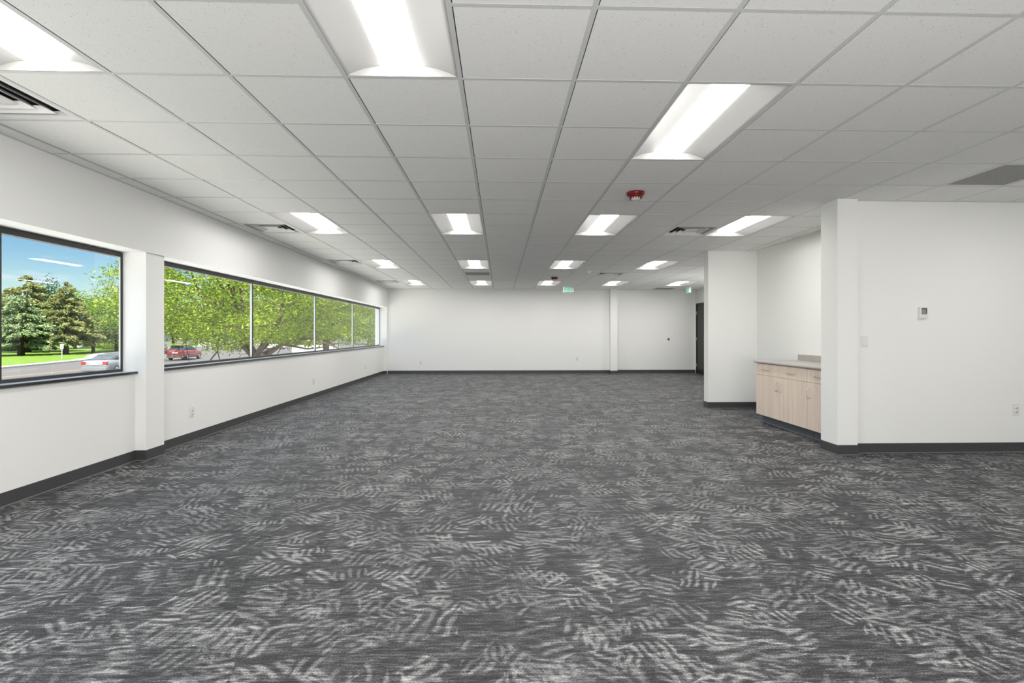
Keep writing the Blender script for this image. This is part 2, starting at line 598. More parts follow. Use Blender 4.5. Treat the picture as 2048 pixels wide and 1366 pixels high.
# ceiling: lay-in tiles over a dark void, the exposed grid is its child
occupied = set()
LIGHTS = [(-1, -2), (-4, -2), (2, 0), (-4, 5), (-1, 5), (2, 5), (5, 5), (-4, 11), (-1, 11), (2, 11), (5, 11), (-4, 17), (-1, 17), (2, 17), (5, 17), (8, 17),
          (-4, -8), (-1, -8), (2, -6), (5, -6), (8, -6), (8, 0), (11, 0)]
LIGHTS = [l for l in LIGHTS if l not in ((11, 0),)]
VENTS = [(-5, 0), (-5, 6), (-5, 11), (-5, 17), (4, 6), (4, 14)]
GRILLES = [(7, 2), (-1, 14), (8, 20)]
for i, j in LIGHTS:
    occupied |= {(i, j), (i, j + 1)}
occupied |= set(VENTS) | set(GRILLES)
tiles = MB()
gaps = MB()
W = 0.012
for i in range(-6, 13):
    for j in range(-13, 22):
        if (i, j) in occupied:
            continue
        x0 = max(gx(i) + W + 0.004, XL + 0.004)
        x1 = min(gx(i + 1) - W + 0.001, XR)
        gaps.box(x0 - 0.006, x0 + 0.001, gy(j) + W, min(gy(j + 1) - W, 15.6), HC + 0.004, HC + 0.005)  # dark strip stands in for the shadow in the gap beside the tee
        y0 = gy(j) + W * 0.9
        y1 = min(gy(j + 1) - W * 0.9, 15.6)
        if x1 - x0 < 0.01 or y1 - y0 < 0.01:
            continue
        sag = 0.0006 * math.sin(i * 12.9 + j * 78.2)
        z0 = HC + 0.0015 + sag
        tiles.box(x0 + 0.0008, x1, y0, y1, z0, HC + 0.018)
ceil = structure(tiles.build('ceiling', M_TILE))
tees = MB()
for i in range(-5, 13):
    tees.box(gx(i) - W, gx(i) + W, YB, 15.6, HC, HC + 0.0012)
for j in range(-12, 22):
    y = gy(j)
    if y > 15.6: continue
    for i in range(-6, 13):
        if (i, j - 1) in occupied and (i, j) in occupied and (((i, j - 1) in LIGHTS)):
            continue
        tees.box(max(gx(i) + W, XL), min(gx(i + 1) - W, XR), y - W * 0.92, y + W * 0.92, HC + 0.0001, HC + 0.0012)
tees.build('ceiling_grid', M_TEE, ceil)
gaps.box(XL, XR, YB, 15.6, HC + 0.19, HC + 0.2).build('plenum_gap_shade', M_GAP, ceil)
# wall angle around the edge of the grid
structure(MB().box(XL, XL + 0.022, YB, YF, HC - 0.0012, HC + 0.0008).build('trim_1', M_TEE))
structure(MB().box(XL + 0.022, 3.35, YF - 0.02, YF, HC - 0.001, HC + 0.0008).build('trim_2', M_TEE))
structure(MB().box(3.57, 6.08, 15.53, 15.55, HC - 0.001, HC + 0.0008).build('trim_3', M_TEE))
structure(MB().box(3.62, XR, 5.058, 5.08, HC - 0.001, HC + 0.0008).build('trim_4', M_TEE))

TOPZ = HC + 0.2
# left wall: below the sill, the header above the windows
wl_ = MB().box(-3.69, XLW, YB, YF, 0, SILL - 0.012)
wl_.box(-3.69, XL, YB, YF, HEAD, TOPZ)
structure(wl_.build('wall_left', M_WALL))
structure(MB().box(-3.685, XL - 0.018, 4.99, 5.253, 0, HEAD).build('wall_left_pier', M_WALL))
structure(MB().box(-3.685, XL - 0.014, 15.38, YF, 0, HEAD).build('wall_left_corner', M_WALL))
structure(MB().box(-3.80, 3.60, YF, 15.75, 0, TOPZ).build('wall_far', M_WALL))
structure(MB().box(3.354, 3.568, 15.25, YF, 0, HC).build('wall_far_column', M_WALL))
structure(MB().box(3.60, 6.2, 15.55, 15.75, 0, TOPZ).build('wall_far_recess', M_WALL))
# wall with the door, at the far right
DY0, DY1, DZ = 14.53, 15.46, 2.16
wd = MB().box(6.08, 6.2, 8.37, DY0, 0, TOPZ).box(6.08, 6.2, DY1, 15.55, 0, TOPZ).box(6.08, 6.2, DY0, DY1, DZ, TOPZ)
structure(wd.build('wall_door', M_WALL))
structure(MB().box(6.2, 6.25, DY0 - 0.2, DY1 + 0.2, 0, 2.4).build('wall_door_back', M_WALL))
structure(MB().box(3.42, 6.2, 8.2, 8.37, 0, HC).build('wall_stub', M_WALL))
structure(MB().box(4.235, 4.40, 5.2, 8.2, 0, HC).build('wall_alcove', M_WALL))
structure(MB().box(3.413, 3.622, 5.006, 5.27, 0, HC).build('wall_right_column', M_WALL))
structure(MB().box(3.622, XR + 0.1, 5.08, 5.2, 0, TOPZ).build('wall_right_partition', M_WALL))
structure(MB().box(XR, XR + 0.1, YB, 5.08, 0, TOPZ).build('wall_right', M_WALL))
structure(MB().box(-3.80, XR + 0.1, YB - 0.1, YB, 0, TOPZ).build('wall_back', M_WALL))

# rubber cove base
BH, BT = 0.102, 0.006
def baseboard(name, segs):
    """segs: (x0, y0, x1, y1, nx, ny) runs with the outward normal"""
    b, e = MB(), MB()
    for x0, y0, x1, y1, nx, ny in segs:
        xa, xb = sorted((x0, x1)); ya, yb = sorted((y0, y1))
        if nx:
            xa, xb = sorted((x0, x0 + nx * BT))
            b.box(xa, xb, ya, yb, 0, BH)
            xc, xd = sorted((x0, x0 + nx * (BT + 0.009)))
            e.box(xc, xd, ya - 0.009, yb + 0.009 * 0, 0.001, 0.009)
        else:
            ya, yb = sorted((y0, y0 + ny * BT))
            b.box(xa, xb, ya, yb, 0, BH)
            yc, yd = sorted((y0, y0 + ny * (BT + 0.009)))
            e.box(xa, xb, yc, yd, 0.001, 0.009)
    o = structure(b.build(name, M_BASE))
    e.build('base_toe', M_BASEEDGE, o)
    return o
XP = XL - 0.018
baseboard('baseboard_left', [(XLW, YB, XLW, 4.99, 1, 0), (XLW, 5.253, XLW, 15.38, 1, 0), (XP, 4.99 - BT, XP, 5.253 + BT, 1, 0),
                             (XLW, 4.99, XP, 4.99, 0, -1), (XLW, 15.38, XL - 0.014, 15.38, 0, -1)])
baseboard('baseboard_far', [(XL - 0.014, YF, 3.354, YF, 0, -1), (3.354 - BT, 15.25, 3.568 + BT, 15.25, 0, -1), (3.354, 15.25, 3.354, YF, -1, 0),
                            (3.568, 15.25, 3.568, 15.55, 1, 0), (3.60, 15.55, 6.08, 15.55, 0, -1)])
baseboard('baseboard_stub', [(3.42 - BT, 8.2, 4.235, 8.2, 0, -1), (3.42, 8.2, 3.42, 8.37, -1, 0), (3.42 - BT, 8.37, 6.08, 8.37, 0, 1)])
baseboard('baseboard_right', [(3.413 - BT, 5.006, 3.622 + BT, 5.006, 0, -1), (3.413, 5.006, 3.413, 5.27, -1, 0), (3.622, 5.08, XR, 5.08, 0, -1),
                              (3.622, 5.006, 3.622, 5.08, 1, 0), (XR, YB, XR, 5.08, -1, 0)])
baseboard('baseboard_alcove', [(4.235, 7.0, 4.235, 8.2, -1, 0)])
baseboard('baseboard_door', [(6.08, 8.37, 6.08, DY0 - 0.05, -1, 0)])

# windows -----------------------------------------------------------
def window(name, y0, y1, mulls):
    w = structure(empty(name, (XGL, (y0 + y1) / 2, SILL)))
    def part(mb, nm, mat):
        o = mb.build(nm, mat, w)
        o.location = (-XGL, -(y0 + y1) / 2, -SILL)
        return o
    fr = MB()
    fx0, fx1 = XGL - 0.06, XGL
    fr.box(fx0, fx1, y0, y1, 1.968, 2.012)
    fr.box(fx0, fx1, y0, y1, SILL + 0.004, 0.890)
    fr.box(fx1 - 0.007, fx1, y0, y0 + 0.022, 0.890, 1.968)
    fr.box(fx1 - 0.007, fx1, y1 - 0.022, y1, 0.890, 1.968)
    wf = part(fr, 'window_frame', M_BLACK)
    js = MB().box(fx1 - 0.022, fx1 - 0.007, y0, y0 + 0.020, 0.890, 1.968).box(fx1 - 0.022, fx1 - 0.007, y1 - 0.020, y1, 0.890, 1.968)
    js.build('jamb_stop', M_MULL, wf)
    for m in mulls:
        a = MB().box(fx1 - 0.036, fx1 - 0.007, m - 0.011, m + 0.011, 0.890, 1.968)
        mo = part(a, 'mullion', M_MULL)
        g = MB().box(fx1 - 0.007, fx1, m - 0.012, m + 0.012, 0.890, 1.968)
        go = g.build('mullion_cap', M_BLACK, mo)
    edges = [y0 + 0.022] + list(mulls) + [y1 - 0.022]
    for a, b in zip(edges[:-1], edges[1:]):
        part(MB().box(XGL - 0.028, XGL - 0.022, a, b, 0.888, 1.970), 'pane', M_GLASS)
    sl = MB().box(XGL - 0.02, -3.5215, y0, y1, SILL - 0.012, SILL + 0.010)
    so = part(sl, 'window_sill', M_SILLTOP)
    nose = MB().extrude([(-3.5215, SILL - 0.014), (-3.509, SILL - 0.014), (-3.504, SILL - 0.009), (-3.504, SILL + 0.006), (-3.508, SILL + 0.0105), (-3.5215, SILL + 0.0105)], 1, y0, y1)
    nose.build('sill_nose', M_SILL, so)
    return w
window('window_1', YB + 0.02, 4.988, [-3.84, -1.30, 1.24, 3.79])
window('window_2', 5.255, 15.379, [7.55, 10.09, 12.63])

# door ---------------------------------------------------------------
d1 = structure(empty('door_1', (6.08, (DY0 + DY1) / 2, 0)))
def dpart(mb, nm, mat, parent=None):
    o = mb.build(nm, mat, parent or d1)
    if parent is None:
        o.location = (-6.08, -(DY0 + DY1) / 2, 0)
    return o
fr = MB().box(6.06, 6.19, DY1 - 0.05, DY1, 0, DZ).box(6.06, 6.19, DY0, DY0 + 0.05, 0, DZ).box(6.06, 6.19, DY0, DY1, DZ - 0.05, DZ)
fr.box(6.10, 6.115, DY1 - 0.065, DY1 - 0.05, 0, DZ - 0.05)
dpart(fr, 'door_frame', M_BLACK)
leaf = dpart(MB().bbox(6.075, 6.119, DY0 + 0.053, DY1 - 0.053, 0.012, DZ - 0.054, 0.002), 'door_leaf', M_DOOR)
hd = MB().lathe([(0.0, -0.012), (0.026, -0.012), (0.026, 0.0)], (6.074, DY0 + 0.12, 1.06), 16, 'x')
hd.tube([(6.07, DY0 + 0.12, 1.06), (6.025, DY0 + 0.12, 1.06), (6.022, DY0 + 0.135, 1.06), (6.022, DY0 + 0.23, 1.058)], [0.010, 0.010, 0.010, 0.008], 8)
hd.build('door_handle', M_CHROME, leaf)
for z in (0.26, 1.07, 1.86):
    MB().tube([(6.064, DY1 - 0.051, z - 0.05), (6.064, DY1 - 0.051, z + 0.05)], 0.009, 8).box(6.058, 6.076, DY1 - 0.062, DY1 - 0.04, z - 0.05, z + 0.05).build('hinge', M_BRASS, leaf)

# ------------------------------------------------------------------ ceiling lights
lw, ll = G / 2 - W, G - W
def side_profile(sgn):
    pts = []
    for k in range(11):
        u = k / 10
        pts.append((sgn * (lw - 0.004 - u * (lw - 0.004 - 0.111)), 0.001 + 0.052 * (1 - (1 - u) ** 1.8)))
    return pts
def make_troffer():
    t = thing('troffer_light', '', 'ceiling light', (0, 0, HC))
    h = MB()
    for s in (-1, 1):
        h.sheet([(s * lw, 0.001)] + side_profile(s), 1, -ll + 0.004, ll - 0.004)
    h.box(-lw, lw, -ll, ll, 0.075, 0.08)
    for s in (-1, 1):
        h.box(s * lw - 0.001, s * lw + 0.001, -ll, ll, 0.001, 0.08)
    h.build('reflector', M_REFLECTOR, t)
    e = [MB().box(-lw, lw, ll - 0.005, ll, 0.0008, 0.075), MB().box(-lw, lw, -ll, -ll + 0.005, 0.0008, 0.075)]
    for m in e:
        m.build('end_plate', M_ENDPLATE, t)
    ln = MB()
    prof = []
    for k in range(17):
        x = -0.111 + 0.222 * k / 16
        prof.append((x, 0.053 - 0.040 * (1 - (x / 0.111) ** 2)))
    ln.sheet(prof, 1, -ll + 0.005, ll - 0.005)
    ln.build('lens', M_LENS, t)
    return t
LL = {
 (-1, -2): 'nearest large rectangular troffer light at top centre of the grid ceiling',
 (-4, -2): 'troffer light cut by the top left corner of the photo',
 (2, 0): 'large troffer light right of centre, before the nearer red smoke alarm',
 (-4, 5): 'second-row troffer light nearest the window wall, beside a square vent',
 (-1, 5): 'second-row troffer light left of the centre, second from the windows',
 (2, 5): 'second-row troffer light right of centre, beyond the nearer red smoke alarm',
 (5, 5): 'second-row troffer light at the cabinet alcove, right of a square vent',
 (-4, 11): 'third-row troffer light nearest the window wall',
 (-1, 11): 'third-row troffer light directly before the grey return grille',
 (2, 11): 'third-row troffer light right of centre, before the farther red smoke alarm',
 (5, 11): 'third-row troffer light rightmost, just left of the white stub wall',
 (-4, 17): 'farthest-row troffer light nearest the window wall',
 (-1, 17): 'farthest-row troffer light, second from the windows, beyond the grey return grille',
 (2, 17): 'farthest-row troffer light between red smoke alarm and far wall',
 (5, 17): 'farthest-row troffer light in front of the white column on the far wall',
 (8, 17): 'farthest-row troffer light at far right, beside the corner exit sign',
 (-4, -8): 'troffer light behind the camera near the windows',
 (-1, -8): 'troffer light behind the camera at the middle',
 (2, -6): 'troffer light behind the camera right of the middle',
 (5, -6): 'troffer light behind the camera on the right',
 (8, -6): 'troffer light behind the camera at the right wall',
 (8, 0): 'troffer light over the floor right of the frame edge'}
proto = make_troffer()
for k, (i, j) in enumerate(LIGHTS):
    o = proto if k == 0 else copy_tree(proto)
    o.location = (gx(i) + G / 2, gy(j) + G, HC)
    tag(o, LL[(i, j)], 'ceiling light', 'troffer lights in the grid ceiling')

# ------------------------------------------------------------------ supply vents
def make_vent():
    t = thing('supply_vent', '', 'air vent', (0, 0, HC))
    a = G / 2 - W
    fr = MB()
    def ring(mb, o, i, z0, z1, th=0.0015):
        # a square frame whose face slopes from (outer o, z0) to (inner i, z1)
        cs = [(-1, -1), (1, -1), (1, 1), (-1, 1)]
        vs = [(c[0] * o, c[1] * o, z0) for c in cs] + [(c[0] * i, c[1] * i, z1) for c in cs]
        vs += [(c[0] * o, c[1] * o, z0 + th) for c in cs] + [(c[0] * i, c[1] * i, z1 + th) for c in cs]
        fs = []
        for k in range(4):
            n = (k + 1) % 4
            fs += [(k, n, 4 + n, 4 + k), (8 + k, 8 + n, 12 + n, 12 + k), (k, n, 8 + n, 8 + k), (4 + k, 4 + n, 12 + n, 12 + k)]
        mb._add(vs, fs)
    ring(fr, a, a - 0.030, 0.001, 0.002)
    ring(fr, a - 0.030, a - 0.034, 0.002, 0.040)
    fr.build('vent_frame', M_WHITEMETAL, t)
    for (o_, i_, z0, z1) in ((0.205, 0.165, 0.003, 0.034), (0.140, 0.105, 0.003, 0.034)):
        r = MB()
        ring(r, o_, i_, z0, z1)
        r.build('louvre', M_WHITEMETAL, t)
    MB().bbox(-0.080, 0.080, -0.080, 0.080, 0.004, 0.014, 0.003).build('centre_plate', M_WHITEMETAL, t)
    b = MB().box(-a, a, -a, a, 0.16, 0.165)
    for s in (-1, 1):
        b.box(s * a - 0.001, s * a + 0.001, -a, a, 0.02, 0.16).box(-a, a, s * a - 0.001, s * a + 0.001, 0.02, 0.16)
    b.build('throat', M_VENTDARK, t)
    return t
VL = {
 (-5, 0): 'square supply vent cut by the left photo edge, before the nearest window',
 (-5, 6): 'square supply vent above the window wall, left of the second-row light',
 (-5, 11): 'square supply vent by the window wall, beside the third-row light',
 (-5, 17): 'square supply vent in the far left corner of the ceiling',
 (4, 6): 'square supply vent left of the light at the cabinet alcove',
 (4, 14): 'square supply vent beyond the small white ceiling sensor'}
proto = make_vent()
for k, (i, j) in enumerate(VENTS):
    o = proto if k == 0 else copy_tree(proto)
    o.location = (gx(i) + G / 2, gy(j) + G / 2, HC)
    tag(o, VL[(i, j)], 'air vent', 'square supply vents in the ceiling')

# ------------------------------------------------------------------ return grilles
def make_grille():
    t = thing('return_grille', '', 'air grille', (0, 0, HC))
    a = G / 2 - W
    fr = MB()
    for s in (-1, 1):
        fr.box(min(s * a, s * (a - 0.018)), max(s * a, s * (a - 0.018)), -a, a, 0.001, 0.014)
        fr.box(-a + 0.018, a - 0.018, min(s * a, s * (a - 0.018)), max(s * a, s * (a - 0.018)), 0.001, 0.014)
    fr.build('grille_frame', M_WHITEMETAL, t)
    g = MB()
    n = 42
    w_ = a - 0.018
    for k in range(1, n):
        p = -w_ + 2 * w_ * k / n
        g.box(p - 0.0006, p + 0.0006, -w_, w_, 0.002, 0.014)
        g.box(-w_, w_, p - 0.0006, p + 0.0006, 0.002, 0.014)
    g.build('eggcrate_core', M_EGG, t)
    MB().box(-a, a, -a, a, 0.05, 0.052).build('backing', M_VENTDARK, t)
    return t
GL = {(7, 2): 'large grey eggcrate return grille above the right partition wall',
      (-1, 14): 'grey return grille between the third and farthest rows of lights',
      (8, 20): 'dark return grille at the far wall near the black door'}
proto = make_grille()
for k, (i, j) in enumerate(GRILLES):
    o = proto if k == 0 else copy_tree(proto)
    o.location = (gx(i) + G / 2, gy(j) + G / 2, HC)
    tag(o, GL[(i, j)], 'air grille', 'grey return grilles')

# ------------------------------------------------------------------ smoke alarms, sensor
def make_alarm():
    t = thing('smoke_alarm', '', 'smoke alarm', (0, 0, HC))
    MB().lathe([(0, 0.0), (0.083, 0.0), (0.086, -0.004), (0.086, -0.022), (0.080, -0.028), (0.0, -0.028)], seg=36).build('base', M_RED, t)
    MB().lathe([(0.0, -0.028), (0.074, -0.028), (0.072, -0.040), (0.060, -0.052), (0.058, -0.052)], seg=36).build('body', M_RED, t)
    ring = MB()
    for k in range(14):
        a = 2 * PI * k / 14
        c, s = math.cos(a), math.sin(a)
        ring.tube([(0.060 * c, 0.060 * s, -0.050), (0.050 * c, 0.050 * s, -0.066)], 0.004, 6)
    ring.build('vent_rib', M_RED, t)
    MB().lathe([(0.0, -0.050), (0.050, -0.050), (0.045, -0.066), (0.030, -0.073), (0.0, -0.074)], seg=28).build('clear_cap', M_PLASTIC, t)
    return t
proto = make_alarm()
for k, (i, j, lab) in enumerate(((2.5, 3.5, 'nearer dark red round smoke alarm on a ceiling tile right of centre'), (2.5, 15.5, 'farther dark red round smoke alarm before the last row of lights'))):
    o = proto if k == 0 else copy_tree(proto)
    o.location = (gx(i), gy(j), HC + 0.001)
    tag(o, lab, 'smoke alarm', 'red smoke alarms')
t = thing('occupancy_sensor', 'small white dome sensor on ceiling near the far exit sign', 'sensor', (gx(3.5), gy(13.5), HC + 0.001))
MB().lathe([(0, 0), (0.060, 0), (0.062, -0.006), (0.058, -0.020), (0.0, -0.022)], seg=28).build('base', M_PLASTIC, t)
MB().lathe([(0.046, -0.020), (0.042, -0.040), (0.028, -0.054), (0.0, -0.058)], seg=28).build('dome', M_PLASTIC, t)

# ------------------------------------------------------------------ exit signs
def m_emit(name, col, e, base):
    t = NT(name)
    b = t.bsdf(base, 0.25)
    b.inputs['Emission Color'].default_value = col
    b.inputs['Emission Strength'].default_value = e
    return t.done(b)
M_EXITPANEL = m_emit('exit_panel', (0.40, 0.85, 0.68, 1), 0.10, (0.55, 0.76, 0.68, 1))
M_EXITLETTER = m_emit('exit_letters', (0.10, 0.72, 0.42, 1), 0.18, (0.12, 0.55, 0.34, 1))
def make_exit(loc, rotz, label):
    t = thing('exit_sign', label, 'exit sign', loc, rotz, 'lit green exit signs')
    MB().bbox(-0.155, 0.155, -0.022, 0.022, -0.185, -0.018, 0.008).build('housing', M_PLASTIC, t)
    MB().lathe([(0.0, -0.020), (0.055, -0.020), (0.062, -0.004), (0.062, 0.0)], seg=24).build('canopy', M_PLASTIC, t)
    pn = MB().bbox(-0.128, 0.150, -0.0255, -0.021, -0.178, -0.022, 0.002).build('sign_panel', M_EXITPANEL, t)
    L = MB()
    z0, z1, y0, y1 = -0.160, -0.045, -0.0275, -0.0255
    H = z1 - z0
    def bar(xa, za, xb, zb, w=0.014):
        dx, dz = xb - xa, zb - za
        l = math.hypot(dx, dz)
        nx, nz = -dz / l * w / 2, dx / l * w / 2
        L.extrude([(xa + nx, za + nz), (xb + nx, zb + nz), (xb - nx, zb - nz), (xa - nx, za - nz)], 1, y0, y1)
    w = 0.014
    x = -0.108
    bar(x, z0, x, z1)
    for z in (z0 + w / 2, (z0 + z1) / 2, z1 - w / 2): bar(x, z, x + 0.048, z)
    x = -0.042
    bar(x, z0, x + 0.055, z1); bar(x, z1, x + 0.055, z0)
    x = 0.036
    bar(x, z0, x, z1)
    x = 0.062
    bar(x, z1 - w / 2, x + 0.06, z1 - w / 2); bar(x + 0.03, z0, x + 0.03, z1)
    L.build('sign_letters', M_EXITLETTER, t)
    return t
make_exit((1.955, 14.42, HC + 0.001), 0, 'green and white exit sign hanging before the far wall, facing the room')
make_exit((5.47, 14.50, HC + 0.001), -PI / 2, 'green and white exit sign seen edge on beside the black door')

# ------------------------------------------------------------------ wall devices
def place(t, facing):
    """parts are modelled facing -y with the wall at y = 0"""
    t.rotation_euler = (0, 0, {'-y': 0, '+x': PI / 2, '-x': -PI / 2}[facing])
def make_outlet():
    t = thing('wall_outlet', '', 'outlet')
    MB().bbox(-0.036, 0.036, -0.006, 0.0, -0.058, 0.058, 0.003).build('cover_plate', M_PLASTIC, t)
    for s in (-1, 1):
        r = MB().lathe([(0.0, -0.0085), (0.0165, -0.0085), (0.0170, -0.006)], (0, 0, s * 0.0195), 20, 'y').build('receptacle', M_PLASTIC, t)
        MB().box(-0.0075, -0.0055, -0.0092, -0.0084, s * 0.0195 - 0.001, s * 0.0195 + 0.008).box(0.0055, 0.0075, -0.0092, -0.0084, s * 0.0195 - 0.001, s * 0.0195 + 0.008).lathe([(0, -0.0092), (0.0025, -0.0092), (0.0025, -0.0084)], (0, 0, s * 0.0195 - 0.008), 8, 'y').build('slots', M_SLOT, r)
    return t
proto = make_outlet()
for k, (x, y, z, fc, lab) in enumerate((
        (5.352, 5.08, 0.443, '-y', 'white wall outlet low on the right partition near the photo edge'),
        (XLW, 5.882, 0.334, '+x', 'white wall outlet under the windows, nearest the pier'),
        (XLW, 9.645, 0.334, '+x', 'white wall outlet under the windows, halfway along'),
        (XLW, 13.337, 0.355, '+x', 'white wall outlet under the windows, nearest the far wall'),
        (-2.424, YF, 0.338, '-y', 'white wall outlet at the left end of the far wall'),
        (2.36, YF, 0.455, '-y', 'white wall outlet on the far wall near the white column'))):
    o = proto if k == 0 else copy_tree(proto)
    o.location = (x, y, z)
    place(o, fc)
    tag(o, lab, 'outlet', 'white wall outlets')
t = thing('light_switch', 'white rocker light switch on the partition beside the column', 'light switch', (3.742, 5.08, 1.15))
MB().bbox(-0.036, 0.036, -0.006, 0.0, -0.058, 0.058, 0.003).build('cover_plate', M_PLASTIC, t)
MB().extrude([(-0.0075, -0.033), (-0.0120, -0.033), (-0.0075, 0.0), (-0.0085, 0.033), (-0.006, 0.033), (-0.006, -0.033)], 0, -0.0165, 0.0165).build('rocker', M_PLASTIC, t)
t = thing('thermostat', 'white thermostat with grey screen on the right partition wall', 'thermostat', (4.354, 5.08, 1.446))
MB().bbox(-0.042, 0.042, -0.026, 0.0, -0.060, 0.060, 0.005).build('case', M_PLASTIC, t)
MB().box(-0.026, 0.028, -0.0275, -0.025, -0.018, 0.046).build('screen', M_LCD, t)
MB().box(-0.026, 0.028, -0.0290, -0.0265, 0.036, 0.046).box(0.020, 0.028, -0.0290, -0.0265, -0.010, 0.046).build('screen_bezel', M_SLOT, t)
MB().bbox(-0.024, 0.026, -0.0285, -0.025, -0.048, -0.028, 0.001).build('button_cover', M_PLASTIC, t)
o = MB().lathe([(0.0, -0.030), (0.020, -0.030), (0.030, -0.022), (0.033, 0.0), (0.0, 0.0)], seg=20, axis='y').build('wall_bumper', M_BLACK)
o.location = (5.219 * 15.55 / 15.5, 15.55, 1.054)
tag(o, 'small round black door bumper on the far right wall', 'door bumper')

# ------------------------------------------------------------------ cabinet and worktop
CX = 3.592
def make_cabinet(y0, y1, label, bays, end=False):
    t = thing('base_cabinet', label, 'cabinet', (CX, (y0 + y1) / 2, 0), 0, 'blonde base cabinets in the alcove')
    ym = (y0 + y1) / 2
    def part(mb, nm, mat, par=None):
        o = mb.build(nm, mat, par or t)
        if par is None:
            o.location = (-CX, -ym, 0)
        return o
    part(MB().box(CX + 0.02, 4.230, y0 + 0.001, y1 - 0.001, 0.112, 0.822), 'cabinet_body', M_WOODDARK)
    part(MB().box(CX + 0.078, 4.22, y0 + 0.001, y1 - (0.02 if end else 0.001), 0.0, 0.112), 'toe_kick', M_TOE)
    part(MB().box(CX + 0.064, CX + 0.078, y0 + 0.001, y1 - 0.001, 0.001, 0.010), 'toe_kick_edge', M_BASEEDGE)
    for a, b, hside in bays:
        g = 0.0026
        dr = part(MB().bbox(CX, CX + 0.019, a + g, b - g, 0.6655, 0.818, 0.0012), 'drawer', M_WOOD)
        c = (a + b) / 2 + 0.03
        def pull(p0, p1, off=0.030):
            p0, p1 = Vector(p0), Vector(p1)
            d = (p1 - p0).normalized()
            o_ = Vector((-off, 0, 0))
            return MB().tube([p0, p0 + o_ * 0.8, p0 + o_ + d * 0.006, p1 + o_ - d * 0.006, p1 + o_ * 0.8, p1], 0.004, 8)
        pull((CX, c - 0.075, 0.737), (CX, c + 0.075, 0.737)).build('drawer_handle', M_CHROME, dr)
        do = part(MB().bbox(CX, CX + 0.019, a + g, b - g, 0.114, 0.6620, 0.0012), 'cabinet_door', M_WOOD)
        hy = (a + 0.05) if hside < 0 else (b - 0.05)
        pull((CX, hy, 0.480), (CX, hy, 0.585)).build('door_handle', M_CHROME, do)
make_cabinet(5.8045, 6.975, 'blonde wood double base cabinet at the open end of the alcove worktop', [(6.388, 6.975, -1), (5.8045, 6.388, 1)], True)
make_cabinet(5.272, 5.8025, 'blonde wood base cabinet half hidden behind the white column', [(5.272, 5.8025, 1)])
wt = thing('worktop', 'taupe laminate worktop with backsplash on the blonde cabinets', 'worktop', (3.563, 6.12, 0.823))
pts = [(3.563 + 0.014, 0.824), (3.563 + 0.004, 0.828), (3.563, 0.8405), (3.563 + 0.004, 0.853), (3.563 + 0.014, 0.857), (4.233, 0.857), (4.233, 0.824)]
o = MB().extrude(pts, 1, 5.272, 6.998).build('top_slab', M_COUNTER, wt)
o.location = (-3.563, -6.12, -0.823)
o = MB().bbox(4.212, 4.2335, 5.272, 7.02, 0.8575, 0.936, 0.002).build('backsplash', M_COUNTER, wt)
o.location = (-3.563, -6.12, -0.823)

# ================================================================== outside
ZG = -1.75
cY, sY = math.cos(YAW), math.sin(YAW)
def out(bearing, depth, z=ZG):
    """point outside at a bearing (tangent from the view axis) and a distance along the axis"""
    return Vector(((bearing * cY + sY) * depth, (-bearing * sY + cY) * depth, z))
def bear(px): return (px - 1030.9) / F
def height_at(py, depth): return CH + (667.0 - py) / F * depth

structure(MB().box(-420, 260, -80, 420, ZG - 0.3, ZG - 0.02).build('ground_asphalt', M_ASPHALT))
structure(MB().box(-10.5, -3.86, -20, 45, ZG - 0.05, ZG + 0.02).build('ground_bounce', M_BOUNCE))  # unseen pale strip added to bounce sunlight in through the windows
# lawn with a curved edge along the road
edge = [(-36, -60), (-37, 0), (-39, 30), (-42.3, 43.5), (-43.8, 50), (-45.5, 56.1), (-47.9, 61), (-52, 66.5), (-57, 74), (-61, 86), (-66, 110), (-75, 150)]
lawn = MB().extrude(edge + [(-300, 150), (-300, -60)], 2, ZG - 0.02, ZG + 0.10)
structure(lawn.build('ground_lawn', M_GRASS))
kb = MB()
for (xa, ya), (xb, yb) in zip(edge[:-1], edge[1:]):
    d = Vector((xb - xa, yb - ya, 0)).normalized()
    n = Vector((d.y, -d.x, 0))
    p = [Vector((xa, ya, 0)) - n * 0.9, Vector((xb, yb, 0)) - n * 0.9, Vector((xb, yb, 0)) + n * 0.25, Vector((xa, ya, 0)) + n * 0.25]
    kb.extrude([(q.x, q.y) for q in p], 2, ZG - 0.02, ZG + 0.13)
structure(kb.build('ground_curb', M_CONCRETE))
rl = MB()
def strip(mb, pts, w, z=ZG - 0.012):
    for (xa, ya), (xb, yb) in zip(pts[:-1], pts[1:]):
        d = Vector((xb - xa, yb - ya, 0)).normalized() * 1.0
        n = Vector((d.y, -d.x, 0)) * w / 2
        mb.extrude([(xa - n.x, ya - n.y), (xb - n.x, yb - n.y), (xb + n.x, yb + n.y), (xa + n.x, ya + n.y)], 2, z - 0.01, z)
strip(rl, [(-34.1, -20), (-34.2, 35), (-35.0, 45), (-36.6, 54), (-39, 62)], 0.16)
strip(rl, [(-33.7, -20), (-33.8, 35), (-34.6, 45), (-36.2, 54), (-38.6, 62)], 0.16)
structure(rl.build('ground_centre_line', M_YELLOW))
dl = MB()
for k in range(9):
    y = 6 + k * 9.0 - 1.0
    xx = -38.3 if y < 36 else -38.3 - (y - 36) * 0.14
    strip(dl, [(xx, y), (xx - (0 if y < 36 else 0.4), y + 3.2)], 0.14)
structure(dl.build('ground_lane_dashes', M_WHITELINE))

